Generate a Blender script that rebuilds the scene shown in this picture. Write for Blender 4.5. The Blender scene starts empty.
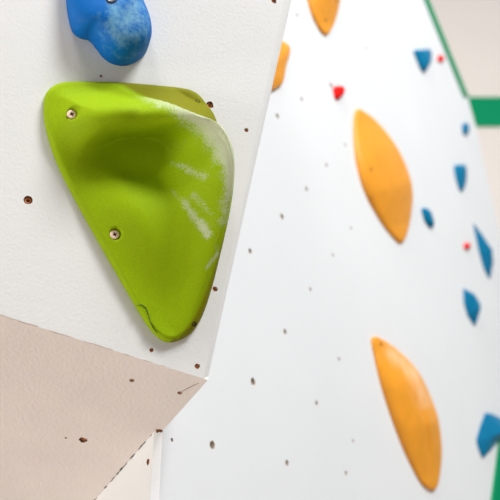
import bpy, bmesh, math, random
from mathutils import Vector, Matrix, noise
random.seed(7)
SC = bpy.context.scene
COL = SC.collection

# ------------------------------------------------------------------ camera
F = 50.0 / 36.0 * 500.0
PITCH = math.radians(25)
CAM = Vector((0, 0, 1.3))
FW = Vector((0, math.cos(PITCH), math.sin(PITCH)))
UP = Vector((0, -math.sin(PITCH), math.cos(PITCH)))
RT = Vector((1, 0, 0))
cd = bpy.data.cameras.new('camera'); cam = bpy.data.objects.new('camera', cd); COL.objects.link(cam)
cam.location = CAM; cam.rotation_euler = (math.radians(90) + PITCH, 0, 0)
cd.lens = 50; cd.sensor_width = 36; cd.clip_start = .02
cd.dof.use_dof = True; cd.dof.focus_distance = .90; cd.dof.aperture_fstop = 4.0
SC.camera = cam

def ray(x, y): return FW + RT * ((x - 250) / F) + UP * ((250 - y) / F)
def at(x, y, d): return CAM + ray(x, y) * d

class Plane:
    """a wall face: survey points sighted from the camera position onto it"""
    def __init__(s, p, n):
        s.p = p; s.n = n.normalized()
        if s.n.dot(p - CAM) > 0: s.n = -s.n
    def __call__(s, x, y, h=0.0):
        r = ray(x, y)
        return CAM + r * ((s.p - CAM).dot(s.n) / r.dot(s.n)) + s.n * h

# ------------------------------------------------------------------ wall planes
a, l = math.radians(20), math.radians(12)
PA = Plane(at(150, 210, .9), Vector((math.sin(a)*math.cos(l), -math.cos(a)*math.cos(l), -math.sin(l))))
T = PA(208, 380)
E0 = PA(0, 315); EL = PA(-150, 268)
dT = (T - CAM).dot(FW)
P2 = at(162.5, 431, dT + .075)
PP = Plane(T, (E0 - T).cross(P2 - T))
Q = PP(154, 432)
R = PP(95, 500)
RX = Q + (R - Q) * 1.6
ZV = Vector((0, 0, 1))
PC = Plane(Q, (R - Q).cross(ZV))
far = at(480, 130, 3.2)
dB = far - P2; dB.z = 0; dB.normalize()
PB = Plane(P2, Vector((dB.y, -dB.x, 0)))

# ------------------------------------------------------------------ materials
def srgb(c):
    f = lambda v: v/12.92 if v <= .04045 else ((v+.055)/1.055)**2.4
    return tuple(f(v/255) for v in c) + (1,)

def mat(name, col, rough=.6, bump=0, bscale=200, var=0, vscale=8, metal=0, spec=.5, bdist=.001):
    m = bpy.data.materials.new(name); m.use_nodes = True
    nt = m.node_tree; N = nt.nodes; L = nt.links
    b = N['Principled BSDF']; b.inputs['Base Color'].default_value = srgb(col)
    b.inputs['Roughness'].default_value = rough; b.inputs['Metallic'].default_value = metal
    b.inputs['Specular IOR Level'].default_value = spec
    tc = N.new('ShaderNodeTexCoord')
    if var:
        n = N.new('ShaderNodeTexNoise'); n.inputs['Scale'].default_value = vscale; n.inputs['Detail'].default_value = 6
        L.new(tc.outputs['Object'], n.inputs['Vector'])
        r = N.new('ShaderNodeValToRGB')
        c = srgb(col); r.color_ramp.elements[0].position = .3; r.color_ramp.elements[1].position = .7
        r.color_ramp.elements[0].color = tuple(max(0, v*(1-var)) for v in c[:3]) + (1,)
        r.color_ramp.elements[1].color = tuple(min(1, v*(1+var)) for v in c[:3]) + (1,)
        L.new(n.outputs['Fac'], r.inputs['Fac']); L.new(r.outputs['Color'], b.inputs['Base Color'])
    if bump:
        n2 = N.new('ShaderNodeTexNoise'); n2.inputs['Scale'].default_value = bscale; n2.inputs['Detail'].default_value = 3
        L.new(tc.outputs['Object'], n2.inputs['Vector'])
        bp = N.new('ShaderNodeBump'); bp.inputs['Strength'].default_value = bump; bp.inputs['Distance'].default_value = bdist
        L.new(n2.outputs['Fac'], bp.inputs['Height']); L.new(bp.outputs['Normal'], b.inputs['Normal'])
    return m

def chalky(m, chalk_col, fine=500, coarse=60, wf=.6, soft=.16):
    """blend a chalk dusting over the material, where the mesh attribute 'chalk' says hands leave it"""
    nt = m.node_tree; N = nt.nodes; L = nt.links; b = N['Principled BSDF']
    at_ = N.new('ShaderNodeAttribute'); at_.attribute_name = 'chalk'
    tc = N.new('ShaderNodeTexCoord')
    n = N.new('ShaderNodeTexNoise'); n.inputs['Scale'].default_value = fine; n.inputs['Detail'].default_value = 2
    L.new(tc.outputs['Object'], n.inputs['Vector'])
    n2 = N.new('ShaderNodeTexNoise'); n2.inputs['Scale'].default_value = coarse; n2.inputs['Detail'].default_value = 4
    L.new(tc.outputs['Object'], n2.inputs['Vector'])
    s = N.new('ShaderNodeMath'); s.operation = 'MULTIPLY_ADD'; s.inputs[1].default_value = wf
    L.new(n.outputs['Fac'], s.inputs[0])
    h = N.new('ShaderNodeMath'); h.operation = 'MULTIPLY'; h.inputs[1].default_value = 1 - wf
    L.new(n2.outputs['Fac'], h.inputs[0]); L.new(h.outputs[0], s.inputs[2])
    ad = N.new('ShaderNodeMath'); ad.operation = 'MULTIPLY_ADD'; ad.inputs[1].default_value = .48
    L.new(at_.outputs['Fac'], ad.inputs[0]); L.new(s.outputs[0], ad.inputs[2])
    mr = N.new('ShaderNodeMapRange'); mr.inputs['From Min'].default_value = .66; mr.inputs['From Max'].default_value = .66 + soft
    L.new(ad.outputs[0], mr.inputs['Value'])
    cap = N.new('ShaderNodeMath'); cap.operation = 'MULTIPLY_ADD'; cap.inputs[1].default_value = .6; cap.inputs[2].default_value = .25
    L.new(at_.outputs['Fac'], cap.inputs[0])
    gate = N.new('ShaderNodeMath'); gate.operation = 'MULTIPLY'
    L.new(mr.outputs['Result'], gate.inputs[0]); L.new(cap.outputs[0], gate.inputs[1])
    mx = N.new('ShaderNodeMix'); mx.data_type = 'RGBA'
    src = b.inputs['Base Color']
    if src.is_linked: L.new(src.links[0].from_socket, mx.inputs['A'])
    else: mx.inputs['A'].default_value = src.default_value
    mx.inputs['B'].default_value = srgb(chalk_col)
    L.new(gate.outputs[0], mx.inputs['Factor'])
    L.new(mx.outputs['Result'], src)
    return m

M = {}
M['paint'] = mat('white_wall_paint', (233, 232, 230), .62, .35, 260, .02, 5, spec=.25)
M['paint_far'] = mat('white_panel_paint', (238, 239, 240), .6, .15, 180, .015, 4, spec=.25)
M['under'] = mat('blush_wall_paint', (246, 236, 229), .65, .6, 230, .025, 14, spec=.2)
M['back'] = mat('cream_wall_paint', (240, 230, 222), .8, .1, 60, .01, 3)
M['band'] = mat('green_trim_paint', (0, 148, 98), .6, spec=.1)
M['wood'] = mat('raw_plywood', (120, 72, 40), .8, .3, 300, .3, 120)
M['dark'] = mat('dark_gap', (46, 28, 20), .9)
M['seam'] = mat('worn_seam', (172, 148, 132), .9)
M['bore'] = mat('painted_plywood_bore', (190, 172, 156), .8)
M['zinc'] = mat('dull_zinc', (150, 132, 112), .6, metal=.2)
M['rust'] = mat('rusty_steel', (196, 124, 78), .55, .2, 400, .3, 300, metal=.2)
def olive_tint(m, col):
    """mixes olive into the base colour where the mesh attribute 'glaze' is set, behind the ridge"""
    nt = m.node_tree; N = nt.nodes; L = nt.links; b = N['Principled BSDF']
    g = N.new('ShaderNodeAttribute'); g.attribute_name = 'back_tint'
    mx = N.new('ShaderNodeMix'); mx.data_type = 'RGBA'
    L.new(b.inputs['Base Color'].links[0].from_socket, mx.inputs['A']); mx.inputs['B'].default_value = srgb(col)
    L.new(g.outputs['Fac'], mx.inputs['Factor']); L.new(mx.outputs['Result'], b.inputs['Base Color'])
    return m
M['green'] = chalky(olive_tint(mat('green_grit_resin', (152, 182, 0), .65, .6, 1000, .12, 700, spec=.12), (128, 128, 0)), (212, 216, 190))
M['blue'] = chalky(mat('blue_resin', (0, 104, 186), .55, .3, 900, .06, 60, spec=.15), (140, 196, 212), fine=300, coarse=70, wf=.3, soft=.3)
M['teal'] = chalky(mat('teal_blue_resin', (0, 118, 160), .55, .2, 700, .06, 30, spec=.15), (120, 190, 210), fine=120, coarse=40, wf=.3, soft=.4)
M['orange'] = chalky(mat('orange_resin', (250, 165, 46), .5, .2, 700, .05, 25, spec=.35), (255, 214, 170), fine=60, coarse=25, wf=.3, soft=.5)
M['red'] = mat('red_resin', (238, 12, 4), .6, .1, 500, spec=.15)
M['screw'] = mat('zinc_screw', (252, 218, 192), .45)
M['steel'] = mat('bolt_steel', (190, 195, 200), .3, metal=.9)
M['scuff'] = mat('dark_scuff', (52, 84, 8), .9)
M['mat'] = mat('beige_floor_mat', (178, 166, 157), .9, .2, 40, .04, 3)

# ------------------------------------------------------------------ mesh helpers
def link(name, me, parent=None):
    o = bpy.data.objects.new(name, me); COL.objects.link(o)
    if parent is not None: o.parent = parent
    return o
def tag(o, label=None, cat=None, group=None, kind=None):
    if label: o['label'] = label
    if cat: o['category'] = cat
    if group: o['group'] = group
    if kind: o['kind'] = kind
    return o
def from_data(name, verts, faces, m, parent=None, smooth=True, origin=None):
    me = bpy.data.meshes.new(name)
    org = origin if origin is not None else Vector((0, 0, 0))
    par = parent.location if parent is not None else Vector((0, 0, 0))
    if parent is not None and origin is None: org = par
    me.from_pydata([tuple(v - org) for v in verts], [], faces)
    bm = bmesh.new(); bm.from_mesh(me); bmesh.ops.recalc_face_normals(bm, faces=bm.faces); bm.to_mesh(me); bm.free()
    for p in me.polygons: p.use_smooth = smooth
    me.materials.append(m)
    o = link(name, me, parent)
    o.location = org - par
    return o
def empty(name, loc):
    o = bpy.data.objects.new(name, None); COL.objects.link(o); o.location = loc; o.empty_display_size = .05
    return o
def slab(name, poly, n, t, m, bevel=0):
    """a panel: front polygon, thickness t to the back"""
    k = len(poly)
    v = list(poly) + [p - n * t for p in poly]
    f = [list(range(k)), list(range(2*k-1, k-1, -1))] + [[i, (i+1) % k, (i+1) % k + k, i + k] for i in range(k)]
    return from_data(name, v, f, m, smooth=False)
def frame(n):
    e1 = (RT - n * RT.dot(n)).normalized(); e2 = n.cross(e1)
    if e2.z < 0: e2 = -e2
    return e1, e2

def lathe(prof, c, n, seg=20, wob=0, closed=True):
    """profile of (radius, height along n) swept round the axis at c"""
    e1, e2 = frame(n); v = []; f = []
    w = [1 + random.uniform(-wob, wob) for _ in range(seg)]
    for r, h in prof:
        for i in range(seg):
            t = 2*math.pi*i/seg
            v.append(c + (e1*math.cos(t) + e2*math.sin(t)) * (r*w[i]) + n*h)
    for j in range(len(prof)-1):
        for i in range(seg):
            k = (i+1) % seg
            f.append([j*seg+i, j*seg+k, (j+1)*seg+k, (j+1)*seg+i])
    if closed:
        f.append(list(range((len(prof)-1)*seg, len(prof)*seg)))
    return v, f

def ribbon(name, pts, widths, n, h, m, parent=None, origin=None):
    """thin raised strip (crack, seam, scuff) lying on a face of normal n"""
    v = []; f = []
    for i, p in enumerate(pts):
        d = (pts[min(i+1, len(pts)-1)] - pts[max(i-1, 0)]).normalized()
        s = d.cross(n).normalized() * widths[i] * .5
        v += [p + s - n*.0005, p + s*.7 + n*h, p - s*.7 + n*h, p - s - n*.0005]
    for i in range(len(pts)-1):
        b = 4*i
        for k in range(3): f.append([b+k, b+k+1, b+5+k, b+4+k])
    f += [[0, 1, 2, 3], [4*len(pts)-1, 4*len(pts)-2, 4*len(pts)-3, 4*len(pts)-4]]
    return from_data(name, v, f, m, parent, origin=origin)

def drill(panel, plane, spots, ring='rust', bore='wood', depth=.0165):
    """cut bolt holes through a panel's face and seat a T-nut in each"""
    V = []; Fc = []
    for (x, y, r, w, *_) in spots:
        c = plane(x, y)
        prof = [(r*1.15, .01), (r*1.12, .0), (r*.92, -.0012), (r*.85, -depth)]
        v, f = lathe(prof, c, plane.n, 14, w*.7)
        b = len(V); V += v; Fc += [[q + b for q in ff] for ff in f]
        Fc.append([b + i for i in range(13, -1, -1)])
    cut = from_data('cutter', V, Fc, M[bore], smooth=False)
    md = panel.modifiers.new('holes', 'BOOLEAN'); md.operation = 'DIFFERENCE'; md.solver = 'EXACT'; md.object = cut
    md.material_mode = 'TRANSFER'
    dg = bpy.context.evaluated_depsgraph_get(); dg.update()
    me = bpy.data.meshes.new_from_object(panel.evaluated_get(dg))
    panel.modifiers.clear(); panel.data = me
    bpy.data.objects.remove(cut)
    for (x, y, r, w, *own) in spots:
        if not ring: continue
        c = plane(x, y)
        v, f = lathe([(r*.84, -depth+.0003), (r*.84, -.0022), (r*.5, -.0019), (r*.4, -depth+.001)], c, plane.n, 14)
        from_data('bolt_hole', v, f, M[own[0] if own else ring], panel, origin=c)

# ------------------------------------------------------------------ the setting
# overhanging panel at the left, in focus
out_t, out_b = (292, 0), (208, 380)
in_t, in_b = (285.0, 0), (203.5, 378.6)
ex = lambda p, q, y: (p[0] + (q[0]-p[0]) * (y-p[1]) / (q[1]-p[1]), y)
LT = ex(in_t, in_b, -170); OT = ex(out_t, out_b, -170)
wa = slab('wall_left', [PA(*in_b), EL, PA(-150, -170), PA(*LT)], PA.n, .018, M['paint'])
tag(wa, 'white overhanging climbing panel carrying the big green hold', None, None, 'structure')
drill(wa, PA, [(28, 200, .0050, .12), (210, 105, .0046, .15), (274, 1, .0036, .1)])
drill(wa, PA, [(246.5, 130, .0028, .1), (215, 289, .0033, .15), (197.5, 366.5, .0033, .2), (151.6, 350, .0028, .2), (101, 76, .0018, .2)], 'rust', 'bore', .0042)
# eased edge strip on its right border
v = [PA(*in_b), PA(*out_b, -.003), PA(*OT, -.003), PA(*LT)]
v += [q - PA.n*.018 for q in v]
tr = from_data('trim_1', v, [[0,1,2,3],[4,7,6,5],[0,4,5,1],[1,5,6,2],[2,6,7,3],[3,7,4,0]], M['paint'], smooth=False)
tag(tr, 'narrow white edge strip down the right side of the overhanging panel', kind='structure')
# side return behind that edge, back to the corner of the far panel
top = Vector((P2.x, P2.y, 2.75))
v = [PA(*out_b, -.004), PA(*OT, -.004), top, P2]
v += [q + PA.n.cross(ZV).normalized()*.01*(-1 if PA.n.cross(ZV).x > 0 else 1) for q in v]
v = [q - PP.n*.006 if i in (0, 3, 4, 7) else q for i, q in enumerate(v)]
sr = from_data('wall_return', v, [[0,1,2],[0,2,3],[4,6,5],[4,7,6],[0,4,5,1],[1,5,6,2],[2,6,7,3],[3,7,4,0]], M['paint'], smooth=False)
tag(sr, 'side return behind the overhanging panel', kind='structure')

# sloping underside
wu = slab('wall_underside', [T, EL, PP(-150, 570), RX, Q, P2], PP.n, .018, M['under'])
tag(wu, 'shaded blush underside below the overhanging panel', kind='structure')
drill(wu, PP, [(83.5, 440, .0054, .3)])
drill(wu, PP, [(132, 380.5, .0032, .3), (180, 393, .0030, .3), (66, 438, .0016, .3)], 'rust', 'bore', .0042)

# lower wall beneath, its chamfered corner
lo = slab('wall_lower', [Q, RX, Vector((RX.x, RX.y, 0)), Vector((Q.x, Q.y, 0))], PC.n, .018, M['paint'])
tag(lo, 'white lower wall under the overhang', kind='structure')
drill(lo, PC, [(148, 462, .0040, .2)])
v = [Q, P2, Vector((P2.x, P2.y, 0)), Vector((Q.x, Q.y, 0))]
cn = (P2 - Q).cross(ZV).normalized()
if cn.y > 0: cn = -cn
tr2 = slab('trim_2', v, cn, .012, M['paint_far'])
for i in (5, 6): tr2.data.vertices[i].co += (v[0] - v[1])*.6
tag(tr2, 'narrow white corner strip beside the lower wall', kind='structure')

# the long panel receding to the right
def flo(p): return Vector((p.x, p.y, max(p.z, 0.0)))
edge = [(388, -98), (428, 0), (468, 98), (476, 127), (497, 222), (508, 262), (514, 330), (510, 395), (502, 432), (493, 500), (455, 860)]
bl = [PB(*q) for q in edge]
bl[-1].z = 0
tz = bl[0].z
poly = [Vector((P2.x, P2.y, 0)), Vector((P2.x, P2.y, tz))] + bl
wb = slab('wall_right', poly, PB.n, .04, M['paint_far'])
for i in (0, 1): wb.data.vertices[len(poly)+i].co += dB*.06      # mitred into the acute corner
tag(wb, 'long white climbing panel receding to the right', kind='structure')
drill(wb, PB, [(212.5, 445, .0062, .2), (253, 381.5, .0058, .2), (250, 251, .0048, .2), (285, 331.5, .0048, .1), (287, 463, .0048, .1),
               (282, 216.5, .0055, .1), (277.5, 116, .0055, .1), (310.5, 289, .0036, .1), (316.5, 403, .0042, .1), (306.5, 189, .0050, .1),
               (301.5, 99, .0045, .1), (326.5, 165, .0045, .1), (333, 255, .0036, .1), (339, 359, .0036, .1), (346, 473, .0040, .1),
               (345, 145, .0040, .1), (351, 228, .0036, .1), (297, 15, .0050, .1), (366, 48, .0045, .1),
               (331.5, 85.5, .0068, .1, 'dark'), (172, 440, .0024, .2), (353, 441, .0030, .1)], 'zinc', 'bore', .008)

def edge_trim(name, pts, w, label):
    c = [PB(*q) for q in pts]
    inn = [PB(q[0] - w, q[1]) for q in pts]
    k = len(c)
    fr = [p + PB.n*.006 for p in c] + [p + PB.n*.006 for p in inn]
    bk = [p - PB.n*.001 for p in c] + [p - PB.n*.001 for p in inn]
    v = fr + bk; f = []
    for i in range(k-1):
        f.append([i, i+1, k+i+1, k+i]); f.append([2*k+i, 3*k+i, 3*k+i+1, 2*k+i+1])
        f.append([i, 2*k+i, 2*k+i+1, i+1]); f.append([k+i, k+i+1, 3*k+i+1, 3*k+i])
    f += [[0, k, 3*k, 2*k], [k-1, 3*k-1, 4*k-1, 2*k-1]]
    o = from_data(name, v, f, M['band'], smooth=False)
    tag(o, label, kind='structure')
edge_trim('trim_3', [(388, -98), (428, 0), (467.5, 97)], 4.2, 'thin green edging along the slanting top right edge of the far panel')
edge_trim('trim_4', [(502, 432), (493, 500), (455, 860)], 2.5, 'green edging along the lower right edge of the far panel')

# background wall with its green band
YB = 4.6
PK = Plane(Vector((0, YB, 0)), Vector((0, -1, 0)))
bx0, bx1 = .6, 4.2
wk = slab('wall_back', [Vector((bx0, YB, 0)), Vector((bx1, YB, 0)), Vector((bx1, YB, 8)), Vector((bx0, YB, 8))], PK.n, .1, M['back'])
tag(wk, 'cream background wall', kind='structure')
z1, z0 = PK(470, 98).z, PK(476, 127).z
bd = slab('trim_5', [Vector((bx0, YB-.015, z0)), Vector((bx1, YB-.015, z0)), Vector((bx1, YB-.015, z1)), Vector((bx0, YB-.015, z1))], PK.n, .02, M['band'])
tag(bd, 'broad green band across the background wall', kind='structure')
zl = PK(500, 440).z
bd2 = slab('trim_6', [Vector((bx0, YB-.015, PK(500, 560).z)), Vector((bx1, YB-.015, PK(500, 560).z)), Vector((bx1, YB-.015, zl)), Vector((bx0, YB-.015, zl))], PK.n, .02, M['band'])
tag(bd2, 'lower green band on the background wall', kind='structure')
fl = slab('floor', [Vector((-4, -4, 0)), Vector((bx1, -4, 0)), Vector((bx1, YB+.1, 0)), Vector((-4, YB+.1, 0))], ZV, .1, M['mat'])
tag(fl, 'beige floor mats', kind='structure')

# worn joints between the panels: broken caulk with dark gaps
def crack(name, p, q, plane, wmin, wmax, m, n, parent, brk=.15, jig=.0012, t0=0, t1=1, seed=1):
    rr = random.Random(seed)
    d = (q - p); s = d.cross(plane.n).normalized()
    run = []; wid = []; k = 0
    for i in range(n+1):
        t = t0 + (t1-t0)*i/n
        if rr.random() < brk or i == n:
            if len(run) > 1:
                wid[0] = wid[-1] = wmin*.4
                ribbon(name, run, wid, plane.n, .0006, m, parent, origin=run[0])
            run = []; wid = []
            continue
        run.append(p + d*t + s*rr.uniform(-jig, jig)); wid.append(rr.uniform(wmin, wmax))
crack('crack', Q, RX, PP, .0008, .0026, M['dark'], 60, wu, .15, .0012, .02, 1, 3)
crack('seam', PA(*in_b), EL, PA, .0004, .0010, M['seam'], 60, wa, .05, .0004, .12, 1, 5)
# chipped corner where bare wood shows
c = PP(158.5, 431)
v, f = lathe([(.0052, -.001), (.0046, .0012), (.0030, .0016), (.0018, .0004)], c, PP.n, 11, .35)
chip = from_data('wood_chip', v, f, M['wood'], wu, origin=c)
# shallow scratch from the hole to the tip of the underside
ribbon('scratch', [PP(181, 392), PP(187, 388.5), PP(193, 385.5), PP(199, 383)], [.0008, .0018, .0014, .0005], PP.n, .0003, M['seam'], wu, origin=PP(181, 392))

# ------------------------------------------------------------------ climbing holds
def smooth_loop(pts, n, it=2):
    """closed Catmull-Rom through the points, resampled to n"""
    k = len(pts); out = []
    for i in range(k):
        p0, p1, p2, p3 = (Vector((*pts[(i+j-1) % k], 0)) for j in range(4))
        for s in range(24):
            t = s/24
            out.append(.5*((2*p1) + (p2-p0)*t + (2*p0-5*p1+4*p2-p3)*t*t + (3*p1-p0-3*p2+p3)*t**3))
    L = [0]
    for i in range(len(out)): L.append(L[-1] + (out[(i+1) % len(out)] - out[i]).length)
    res = []; j = 0
    for i in range(n):
        d = L[-1]*i/n
        while L[j+1] < d: j += 1
        t = (d - L[j]) / max(1e-9, L[j+1]-L[j])
        p = out[j].lerp(out[(j+1) % len(out)], t); res.append((p.x, p.y))
    return res
def linear_loop(pts, n):
    res = []; k = len(pts)
    for i in range(k):
        a_, b_ = pts[i], pts[(i+1) % k]
        for s in range(n): res.append((a_[0] + (b_[0]-a_[0])*s/n, a_[1] + (b_[1]-a_[1])*s/n))
    return res
def near_poly(p, line):
    best = None
    for i in range(len(line)-1):
        ax, ay, ah = line[i]; bx, by, bh = line[i+1]
        dx, dy = bx-ax, by-ay; t = ((p[0]-ax)*dx + (p[1]-ay)*dy) / max(1e-9, dx*dx+dy*dy); t = max(0, min(1, t))
        x, y = ax+dx*t, ay+dy*t; d = math.hypot(p[0]-x, p[1]-y)
        if best is None or d < best[0]:
            side = dx*(p[1]-ay) - dy*(p[0]-ax)
            best = (d, x, y, ah+(bh-ah)*t, side, i+t)
    return best
def set_chalk(o, vals, name='chalk'):
    at_ = o.data.attributes.new(name, 'FLOAT', 'POINT')
    for i, c in enumerate(vals): at_.data[i].value = c

def dome(name, plane, loop, spine, m, parent=None, rings=12, power=2.0, edge_h=.004, chalk=None, origin=None, flat=False):
    """hold body rising from its outline to a crest line of (x, y, height)"""
    n = len(loop); v = []; f = []; ch = []
    for k in range(rings+1):
        t = k / rings
        for (x, y) in loop:
            d, sx, sy, sh, _, _ = near_poly((x, y), spine)
            px, py = x + (sx-x)*t, y + (sy-y)*t
            pr = t if flat else (1 - (1-t)**power) ** (1/power if power > 1 else 1)
            v.append(plane(px, py, .0002 if k == 0 else edge_h + (sh-edge_h)*pr))
            ch.append(chalk(px, py) if chalk else 0)
        if k == 0:      # skirt standing straight off the wall
            for (x, y) in loop:
                v.append(plane(x, y, edge_h*.8)); ch.append(0)
    R_ = rings + 2
    for k in range(R_-1):
        for i in range(n):
            j = (i+1) % n
            f.append([k*n+i, k*n+j, (k+1)*n+j, (k+1)*n+i])
    f.append(list(range(n-1, -1, -1)))
    o = from_data(name, v, f, m, parent, smooth=not flat, origin=origin)
    set_chalk(o, ch)
    set_chalk(o, [0]*(2*n) + [k/rings for k in range(1, rings+1) for _ in range(n)], 'crest')
    bm = bmesh.new(); bm.from_mesh(o.data)
    cl = bm.verts.layers.float['crest']
    bmesh.ops.remove_doubles(bm, verts=bm.verts, dist=.0004)
    if not flat: bmesh.ops.remove_doubles(bm, verts=[q for q in bm.verts if q[cl] > .6], dist=.0016)
    hf = bmesh.ops.holes_fill(bm, edges=[e for e in bm.edges if e.is_boundary], sides=0)
    bmesh.ops.triangulate(bm, faces=hf['faces'])
    if not flat:
        for _ in range(8): bmesh.ops.smooth_vert(bm, verts=[q for q in bm.verts if q[cl] > .45], factor=.5, use_axis_x=True, use_axis_y=True, use_axis_z=True)
    bmesh.ops.recalc_face_normals(bm, faces=bm.faces)
    bm.to_mesh(o.data); bm.free()
    for p in o.data.polygons: p.use_smooth = not flat
    return o

def screw(parent, c, n, r=.0052, m=None, cross=True):
    e1, e2 = frame(n)
    v, f = lathe([(r*.9, -.0014), (r, .0), (r, .0006), (r*.8, .0012), (r*.34, .0014), (r*.3, .0008)], c, n, 22)
    o = from_data('screw', v, f, m or M['screw'], parent, origin=c)
    if cross:
        # cross shaped drive recess, standing just over the head's dished centre
        w = r*.12; L_ = r*.42; vv = []
        prof = [(L_, w), (w, w), (w, L_), (-w, L_), (-w, w), (-L_, w), (-L_, -w), (-w, -w), (-w, -L_), (w, -L_), (w, -w), (L_, -w)]
        for h in (.0009, .00165):
            for x, y in prof:
                X = x*math.cos(.5)-y*math.sin(.5); Y = x*math.sin(.5)+y*math.cos(.5)
                vv.append(c + e1*X + e2*Y + n*h)
        ff = [list(range(12, 24)), list(range(11, -1, -1))] + [[i, (i+1) % 12, (i+1) % 12+12, i+12] for i in range(12)]
        me_o = from_data('drive_recess', vv, ff, M['dark'], None, smooth=False, origin=c)
        me_o.parent = o; me_o.location = (0, 0, 0)
        me_o['label'] = 'dark cross recess'
    return o

def cup(parent, c, n, r, m):
    """small countersunk hole lined dark"""
    v, f = lathe([(r*1.25, -.0008), (r*1.2, .0005), (r, .0006), (r*.8, -.0006), (r*.7, -.0022)], c, n, 16)
    o = from_data('screw_hole', v, f, m, parent, origin=c)
    return o

# ---- the big green hold -----------------------------------------------------
base_g = [(44, 100), (49, 90), (60, 84), (80, 82.5), (110, 83), (150, 85.5), (178, 88), (193, 92), (202, 102), (208, 118), (213, 138), (218, 160),
          (221, 185), (221, 215), (218, 245), (215, 266), (210, 291), (202, 316), (192, 332), (180, 340), (168, 342.5), (158, 338), (148, 327), (136, 308), (118, 277), (98, 242), (78, 206),
          (60, 171), (50, 145), (44, 120)]
loop_g = smooth_loop(base_g, 340)
ridge = [(92, 84, .010), (116, 92, .016), (135, 105, .026), (157, 121, .051), (180, 138, .080), (198, 152, .094), (208, 172, .097), (212, 197, .086),
         (211, 226, .068), (205, 258, .048), (198, 288, .031), (188, 316, .018), (175, 335, .010)]
def dense(line, m):
    out = []
    for i in range(len(line)-1):
        p = [Vector(line[max(0, min(len(line)-1, i+j))]) for j in (-1, 0, 1, 2)]
        for q in range(m):
            t = q/m
            out.append(tuple(.5*((2*p[1]) + (p[2]-p[0])*t + (2*p[0]-5*p[1]+4*p[2]-p[3])*t*t + (3*p[1]-p[0]-3*p[2]+p[3])*t**3)))
    out.append(tuple(line[-1]))
    return out
RD = 5
ridge = dense(ridge, RD)
def near_ridge(p):
    r = near_poly(p, ridge)
    return r[:5] + (r[5]/RD,)
screws_g = []
holes_g = [(194.5, 106), (191.5, 325)]
cen = (140, 190)
rim = [(p[0], p[1], 0) for p in base_g + base_g[:1]]
def H(x, y, t):
    d, sx, sy, hr, side, s = near_ridge((x, y))
    ed_ = near_poly((x, y), rim)[0]
    u = max(0, min(1, ed_/46)); plate = .011 + .024*u*u*(3-2*u)*(lambda q: q*q*(3-2*q))(max(0, min(1, (335-y)/130)))
    if side > 0:                      # in front of the ridge: rounded lip, then a steep concave sweep down to the plate
        w = 44 + 3*s if s < 6 else max(28, 62 - (s-6)*6)
        q = min(1.0, d/w)
        fall = 1 - q*q*(3 - 2*q)
        fall = fall**1.15
        h = plate + max(0, hr-plate)*fall + min(0, hr-plate)*max(0, 1-d/14)
        yc = 166 - .0016*(x-140)**2*(1 if x > 140 else .35)
        gy = math.exp(-((y-yc)/(13 if y < yc else 27))**2)
        h -= .056*math.exp(-(abs(x-143)/50)**2.6)*gy
        h += .030*math.exp(-(((x-122)/44)**2 + ((y-130)/19)**2))
        h += .004*math.exp(-(((x-150)/40)**2 + ((y-245)/45)**2))
    else:                             # back slope of the ridge
        k1 = max(0, min(1, (s-3.4)/1.6))
        g = hr*(1 - .86*min(1, d/34)**.95); g2 = hr*(1 - .5*min(1, d/13)**1.7)
        h = g*(1-k1) + g2*k1
    for (qx, qy) in screws_g:
        rr = math.hypot(x-qx-1.1, y-qy+.4)
        h -= .0080*max(0, min(1, (5.9-rr)/1.2))
    return .003 + .004*math.log1p(math.exp(min(40, (h-.003)/.004)))
def under(x, y):
    """how far the scoop reaches up behind its lip"""
    yc = 164 - .0016*(x-140)**2*(1 if x > 140 else .35)
    return 23*math.exp(-(abs(x-138)/44)**3)*math.exp(-((y-yc)/(14.5 if y < yc else 30))**2)
def back_tint_g(x, y):  # share of olive: none in front of the ridge, full behind it
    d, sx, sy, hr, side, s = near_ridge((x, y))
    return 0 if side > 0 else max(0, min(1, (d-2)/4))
def chalk_g(x, y):
    d, sx, sy, hr, side, s = near_ridge((x, y))
    c = 0
    along = (.35 + .65*max(0, min(1, (s-2)/2))) * max(0, min(1, (s-1.0)/1.2)) * max(0, min(1, (9.2-s)/2.5))
    wd = 13 if s < 6.5 else 9
    if side > 0: c = along*math.exp(-(d/wd)**2)
    else: c = along*math.exp(-(d/(5 if s < 5 else 10))**2)*.9
    for (ax, ay, bx, by, w, k) in ((170, 180, 178, 183, 4, .5), (180, 185, 191, 192, 4.5, .55), (168, 203, 177, 212, 3.4, .5), (176, 212, 190, 234, 4.6, .62), (190, 232, 197, 243, 5.5, .8),
                                  (184, 206, 199, 226, 4, .42), (198, 273, 207, 261, 3, .55), (203, 246, 208, 262, 3.5, .4)):
        dd = near_poly((x, y), [(ax, ay, 0), (bx, by, 0)])[0]
        c = max(c, k*math.exp(-(dd/w)**2))
    return c
def project(p):
    q = p - CAM; z = q.dot(FW); return 250 + F*q.dot(RT)/z, 250 - F*q.dot(UP)/z
def foot_of(tx, ty):
    x, y = tx, ty
    for _ in range(12):
        a_, b_ = project(PA(x, y, H(x, y, 0))); x += .8*(tx-a_); y += .8*(ty-b_)
    return x, y
screws_g += [foot_of(72, 113.5), foot_of(115, 234)]
gt = empty('climbing_hold', PA(140, 200))
tag(gt, 'large green triangular climbing hold with chalked lip, screwed to the near white panel', 'climbing hold')
rings = 100; n = len(loop_g); v = []; f = []; ch = []; gl = []
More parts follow.
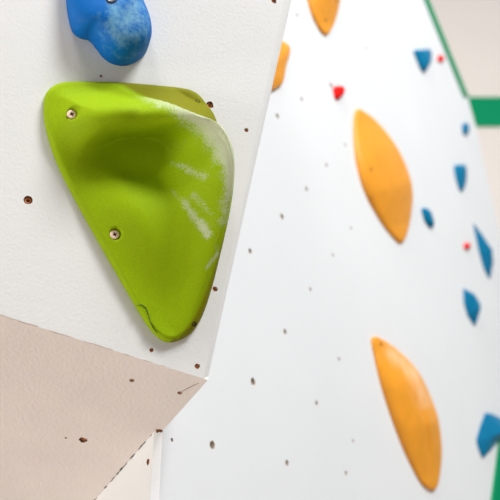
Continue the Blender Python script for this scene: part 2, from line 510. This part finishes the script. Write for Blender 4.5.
for k in range(rings+1):
    t = 1 - (k/rings)**1.25
    for (x, y) in loop_g:
        px, py = cen[0] + (x-cen[0])*t, cen[1] + (y-cen[1])*t
        e = math.hypot(x-px, y-py)        # distance in from the rim
        ed = math.sqrt(max(0, 1-(1-min(1, e/7.0))**2))
        h = H(px, py, t)*ed
        if k == 0:
            v.append(PA(px, py, .0002)); ch.append(0); gl.append(0)
        v.append(PA(px, py - under(px, py), .0015 if k == 0 else max(.0015, h))); ch.append(chalk_g(px, py)); gl.append(back_tint_g(px, py))
# order: the first ring was interleaved (wall vertex, rim vertex)
first = v[:2*n]; rest = v[2*n:]
v = first[0::2] + first[1::2] + rest
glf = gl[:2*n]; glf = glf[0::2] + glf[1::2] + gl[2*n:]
chf = ch[:2*n]; ch = chf[0::2] + chf[1::2] + ch[2*n:]
for k in range(rings+1):
    for i in range(n):
        j = (i+1) % n
        f.append([k*n+i, k*n+j, (k+1)*n+j, (k+1)*n+i])
f.append(list(range(n-1, -1, -1)))
gb = from_data('body', v, f, M['green'], gt)
set_chalk(gb, ch)
set_chalk(gb, glf, 'back_tint')
def gpt(x, y, lift=0): return PA(x, y, H(x, y, 0) + lift)
for (x, y) in screws_g:
    screw(gt, gpt(x, y, .0045), PA.n, .0058)
for (x, y) in holes_g:
    e1, e2 = frame(PA.n)
    c = gpt(x, y); dx = gpt(x+3, y) - gpt(x-3, y); dy = gpt(x, y-3) - gpt(x, y+3)
    nn = dx.cross(dy).normalized()
    if nn.dot(PA.n) < 0: nn = -nn
    cup(gt, c + nn*.0004, nn, .0026, M['dark'])
sc = [(137, 306), (142, 305), (146.5, 308.5), (149, 315), (151, 322), (154, 328), (158, 333)]
sc = [(x-2.5, y+1) for x, y in sc]
ribbon('scuff_mark', [gpt(x, y) for x, y in sc], [.0006, .0015, .0018, .0014, .0011, .0016, .0009], PA.n, .0005, M['scuff'], gt)['label'] = 'dark curved scuff near the bottom tip'

# ---- the blue hold above it --------------------------------------------------
bt = empty('climbing_hold', PA(105, 5))
tag(bt, 'bulbous blue climbing hold dusted with chalk, above the big green hold at the top edge', 'climbing hold')
base_b = [(66, -22), (66, 2), (69, 22), (73, 33), (80, 38.5), (89, 41), (96, 49), (103, 58), (112, 64), (124, 66), (136, 62), (145, 54), (149, 42), (147, 26), (140, 8), (130, -16), (114, -36), (88, -44), (73, -36)]
loop_b = smooth_loop(base_b, 150)
def chalk_b(x, y):
    return max(.72*math.exp(-(((x-121)/28)**2 + ((y-38)/28)**2)**2), .5*math.exp(-(((x-128)/12)**2 + ((y-6)/14)**2)))
bb = dome('body', PA, loop_b, [(86, -14, .030), (100, 6, .040), (114, 26, .052), (123, 42, .052)], M['blue'], bt, 30, 2.8, .004, chalk_b)
def on_surface(o, plane, x, y):
    p = plane(x, y, .2); org = o.matrix_world.translation if o.parent is None else o.parent.location + o.location
    ok, loc, nn, _ = o.ray_cast(p - org, -plane.n)
    return (loc + org, nn) if ok else (plane(x, y), plane.n)
bx_, by_ = 104.0, 12.0
for _ in range(8):
    c, nn = on_surface(bb, PA, bx_, by_); u_, v_ = project(c); bx_ += .7*(111.5-u_); by_ += .7*(-.5-v_)

v, f = lathe([(.0072, -.003), (.0070, .0006), (.0058, .0008), (.0052, -.001)], c, nn, 20)
from_data('bolt_recess', v, f, M['dark'], bt, origin=c)
screw(bt, c + nn*.0009, nn, .0046, M['steel'], cross=False).name = 'bolt'

# ---- orange leaf-shaped holds on the far panel ---------------------------------
def leaf(pts, spine, label, marks=(), chalk=None, power=1.7):
    c = PB(sum(p[0] for p in pts)/len(pts), sum(p[1] for p in pts)/len(pts))
    t = empty('leaf_hold', c)
    tag(t, label, 'climbing hold', 'orange leaf-shaped holds on the far panel')
    lb = dome('body', PB, smooth_loop(pts, 110), spine, M['orange'], t, 16, power, .006, chalk)
    for (x, y, h, r) in marks:
        q, nn = on_surface(lb, PB, x, y); cup(t, q + PB.n*.001, PB.n, r*.8, M['wood'])
    return t
leaf([(355.5, 110), (353, 125), (354, 150), (358, 173), (366, 196), (380, 221), (394, 239), (401, 243), (406, 232), (409.5, 212), (410, 192), (404, 168), (392, 144), (375, 122), (362, 112)],
     [(362, 122, .012), (374, 155, .032), (388, 190, .036), (397, 225, .014)],
     'orange leaf-shaped climbing hold in the middle of the far panel, below the small red hold', [(363.5, 172, .014, .004), (368, 199, .015, .004)])
leaf([(371, 338), (373.5, 355), (380, 383), (390, 415), (403, 449), (418, 479), (427, 489), (434, 489), (438, 473), (439, 447), (434, 417), (424, 389), (411, 366), (393, 348), (379, 339)],
     [(379, 350, .010), (396, 385, .032), (414, 425, .036), (428, 475, .012)],
     'lowest orange leaf-shaped climbing hold, with a pale patch on its upper side', [(377, 345, .012, .004)],
     lambda x, y: 1.0*math.exp(-(near_poly((x, y), [(388, 354, 0), (403, 374, 0), (415, 402, 0)])[0]/11)**2))  # lighter orange along the upper right side
leaf([(303, -100), (299, -80), (300, -45), (304, -15), (309, 8), (316, 25), (323.5, 35), (328, 33), (334, 20), (338, 0), (338, -30), (330, -62), (318, -86)],
     [(307, -88, .010), (314, -50, .032), (321, -10, .034), (325, 24, .010)],
     'orange leaf-shaped climbing hold cut off by the top edge of the picture', [(322, 22, .016, .004), (330, 4, .022, .004)])
leaf([(258, 38), (275, 40), (284, 43.5), (288, 47.5), (288, 55), (285, 64), (283, 73), (281.5, 81), (278, 87), (264, 92), (247, 86), (238, 70), (244, 50)],
     [(256, 60, .020), (268, 66, .020), (272, 76, .016)],
     'orange climbing hold half hidden behind the edge of the near overhanging panel', (), None, 1.4)

# ---- small blue holds ----------------------------------------------------------
def small(pts, spine, label, m='teal', group='small blue holds on the far panel', flat=False, bolt=None, name='foot_hold', chalk=None):
    c = PB(sum(p[0] for p in pts)/len(pts), sum(p[1] for p in pts)/len(pts))
    t = empty(name, c); tag(t, label, 'climbing hold', group)
    loop = linear_loop(pts, 4) if flat else smooth_loop(pts, 48)
    dome('body', PB, loop, spine, M[m], t, 8, 1.5, .005, chalk, flat=flat)
    if bolt:
        screw(t, PB(bolt[0], bolt[1], bolt[2]), PB.n, .004, M['steel'], cross=False).name = 'bolt'
    return t
small([(413.5, 51), (421, 50), (429, 50), (430, 58), (427, 67), (422.5, 72.5), (419, 67), (415.5, 58)], [(421, 56, .022), (423, 63, .026)],
      'blue shield-shaped climbing hold high on the far panel, left of a tiny red hold')
small([(462.5, 124), (467, 124), (468, 131), (465, 136), (462, 131)], [(464.5, 128, .014), (465, 131, .014)],
      'tiny blue hold just below the green band corner, topmost by the right edge')
small([(454, 166), (459, 165), (464, 166), (465, 180), (461, 192), (457, 184), (454.5, 174)], [(459, 172, .022), (460, 182, .016)],
      'blue teardrop climbing hold below the tiny blue one')
small([(421.5, 208.5), (427, 210), (431, 219), (431.5, 228), (426, 224), (422.5, 216)], [(426, 215, .016), (428.5, 222, .016)],
      'small blue sliver-shaped hold right of the middle orange leaf hold')
small([(473, 224), (482, 236), (490, 249), (492.5, 262), (489, 279), (484, 270), (478.5, 251)], [(477, 232, .008), (485, 252, .030), (488, 270, .010)],
      'tall blue blade-shaped climbing hold at the right, beside a red dot hold', flat=True, chalk=lambda x, y: .25)
small([(463, 289), (473, 294), (479, 303), (478, 314), (474, 326), (467, 315), (463.5, 302)], [(468, 297, .020), (473, 308, .028)],
      'blue faceted wedge hold below the red dot hold', flat=True, chalk=lambda x, y: .5 if x > 470 and y < 312 else 0)
small([(485, 413), (491, 414), (505, 421), (509, 434), (498, 440), (488, 452), (482, 458), (478, 449), (476, 440), (480, 426)], [(486, 438, .018), (494, 432, .034), (500, 429, .034)],
      'large blue faceted hold at the lower right edge of the picture', flat=True, chalk=lambda x, y: .7*math.exp(-(near_poly((x, y), [(488, 446, 0), (504, 431, 0)])[0]/4)**2))

# ---- small red screw-on holds ---------------------------------------------------
RG = 'small red screw-on holds'
small([(333, 88), (338, 86.5), (342, 87.5), (343, 92), (340, 97), (335.5, 99.5), (333.5, 95)], [(337, 91, .012), (338.5, 93, .014)],
      'bright red screw-on hold beside a dark bolt hole, above the middle orange leaf hold', 'red', RG)
small([(437.5, 57), (440, 55.5), (442.5, 57), (443, 60), (440.5, 62.5), (437.5, 61)], [(440, 58.5, .014), (440.5, 59.5, .014)],
      'tiny red hold just right of the highest blue hold', 'red', RG)
small([(463.5, 245), (466, 243), (468.5, 244.5), (469, 247.5), (466.5, 249.5), (464, 248.5)], [(466, 246, .014), (466.5, 247, .014)],
      'tiny red dot hold between the blade-shaped and wedge blue holds', 'red', RG)

# ------------------------------------------------------------------ light
w = bpy.data.worlds.new('world'); SC.world = w; w.use_nodes = True
nt = w.node_tree; N = nt.nodes; L = nt.links
bg = N['Background']; bg.inputs['Strength'].default_value = .21
tc = N.new('ShaderNodeTexCoord'); sp = N.new('ShaderNodeSeparateXYZ'); L.new(tc.outputs['Generated'], sp.inputs[0])
rp = N.new('ShaderNodeValToRGB'); mr = N.new('ShaderNodeMapRange')
mr.inputs['From Min'].default_value = -1; mr.inputs['From Max'].default_value = 1
L.new(sp.outputs['Z'], mr.inputs['Value']); L.new(mr.outputs['Result'], rp.inputs['Fac'])
rp.color_ramp.elements[0].color = (.38, .35, .33, 1); rp.color_ramp.elements[1].color = (1.3, 1.3, 1.3, 1)
e = rp.color_ramp.elements.new(.5); e.color = (.40, .39, .38, 1)
e = rp.color_ramp.elements.new(.72); e.color = (1.1, 1.1, 1.1, 1)
L.new(rp.outputs['Color'], bg.inputs['Color'])

def area(name, loc, aim, size, power, col):
    d = bpy.data.lights.new(name, 'AREA'); d.shape = 'RECTANGLE'; d.size, d.size_y = size; d.energy = power; d.color = col
    o = bpy.data.objects.new(name, d); COL.objects.link(o); o.location = loc
    o.rotation_euler = (Vector(aim) - Vector(loc)).to_track_quat('-Z', 'Y').to_euler()
    return o
area('window_daylight', (2.6, -1.9, 5.8), (.5, 1.7, 1.6), (1.9, 1.4), 352, (.95, .98, 1))
area('hall_lamp', (-.9, -1.7, 5.6), (-.1, .8, 1.5), (1.2, 1.2), 92, (1, .97, .92))
area('side_fill', (-3.2, -.5, 1.15), (-.15, 1.05, 1.4), (1.2, 1.0), 68, (1, .98, .95))  # unseen fill added to brighten the lower wall and its corner strip

vs = SC.view_settings
SC.display_settings.display_device = 'sRGB'
vs.view_transform = 'Standard'; vs.look = 'None'; vs.exposure = 0.05; vs.gamma = 1; vs.use_curve_mapping = False
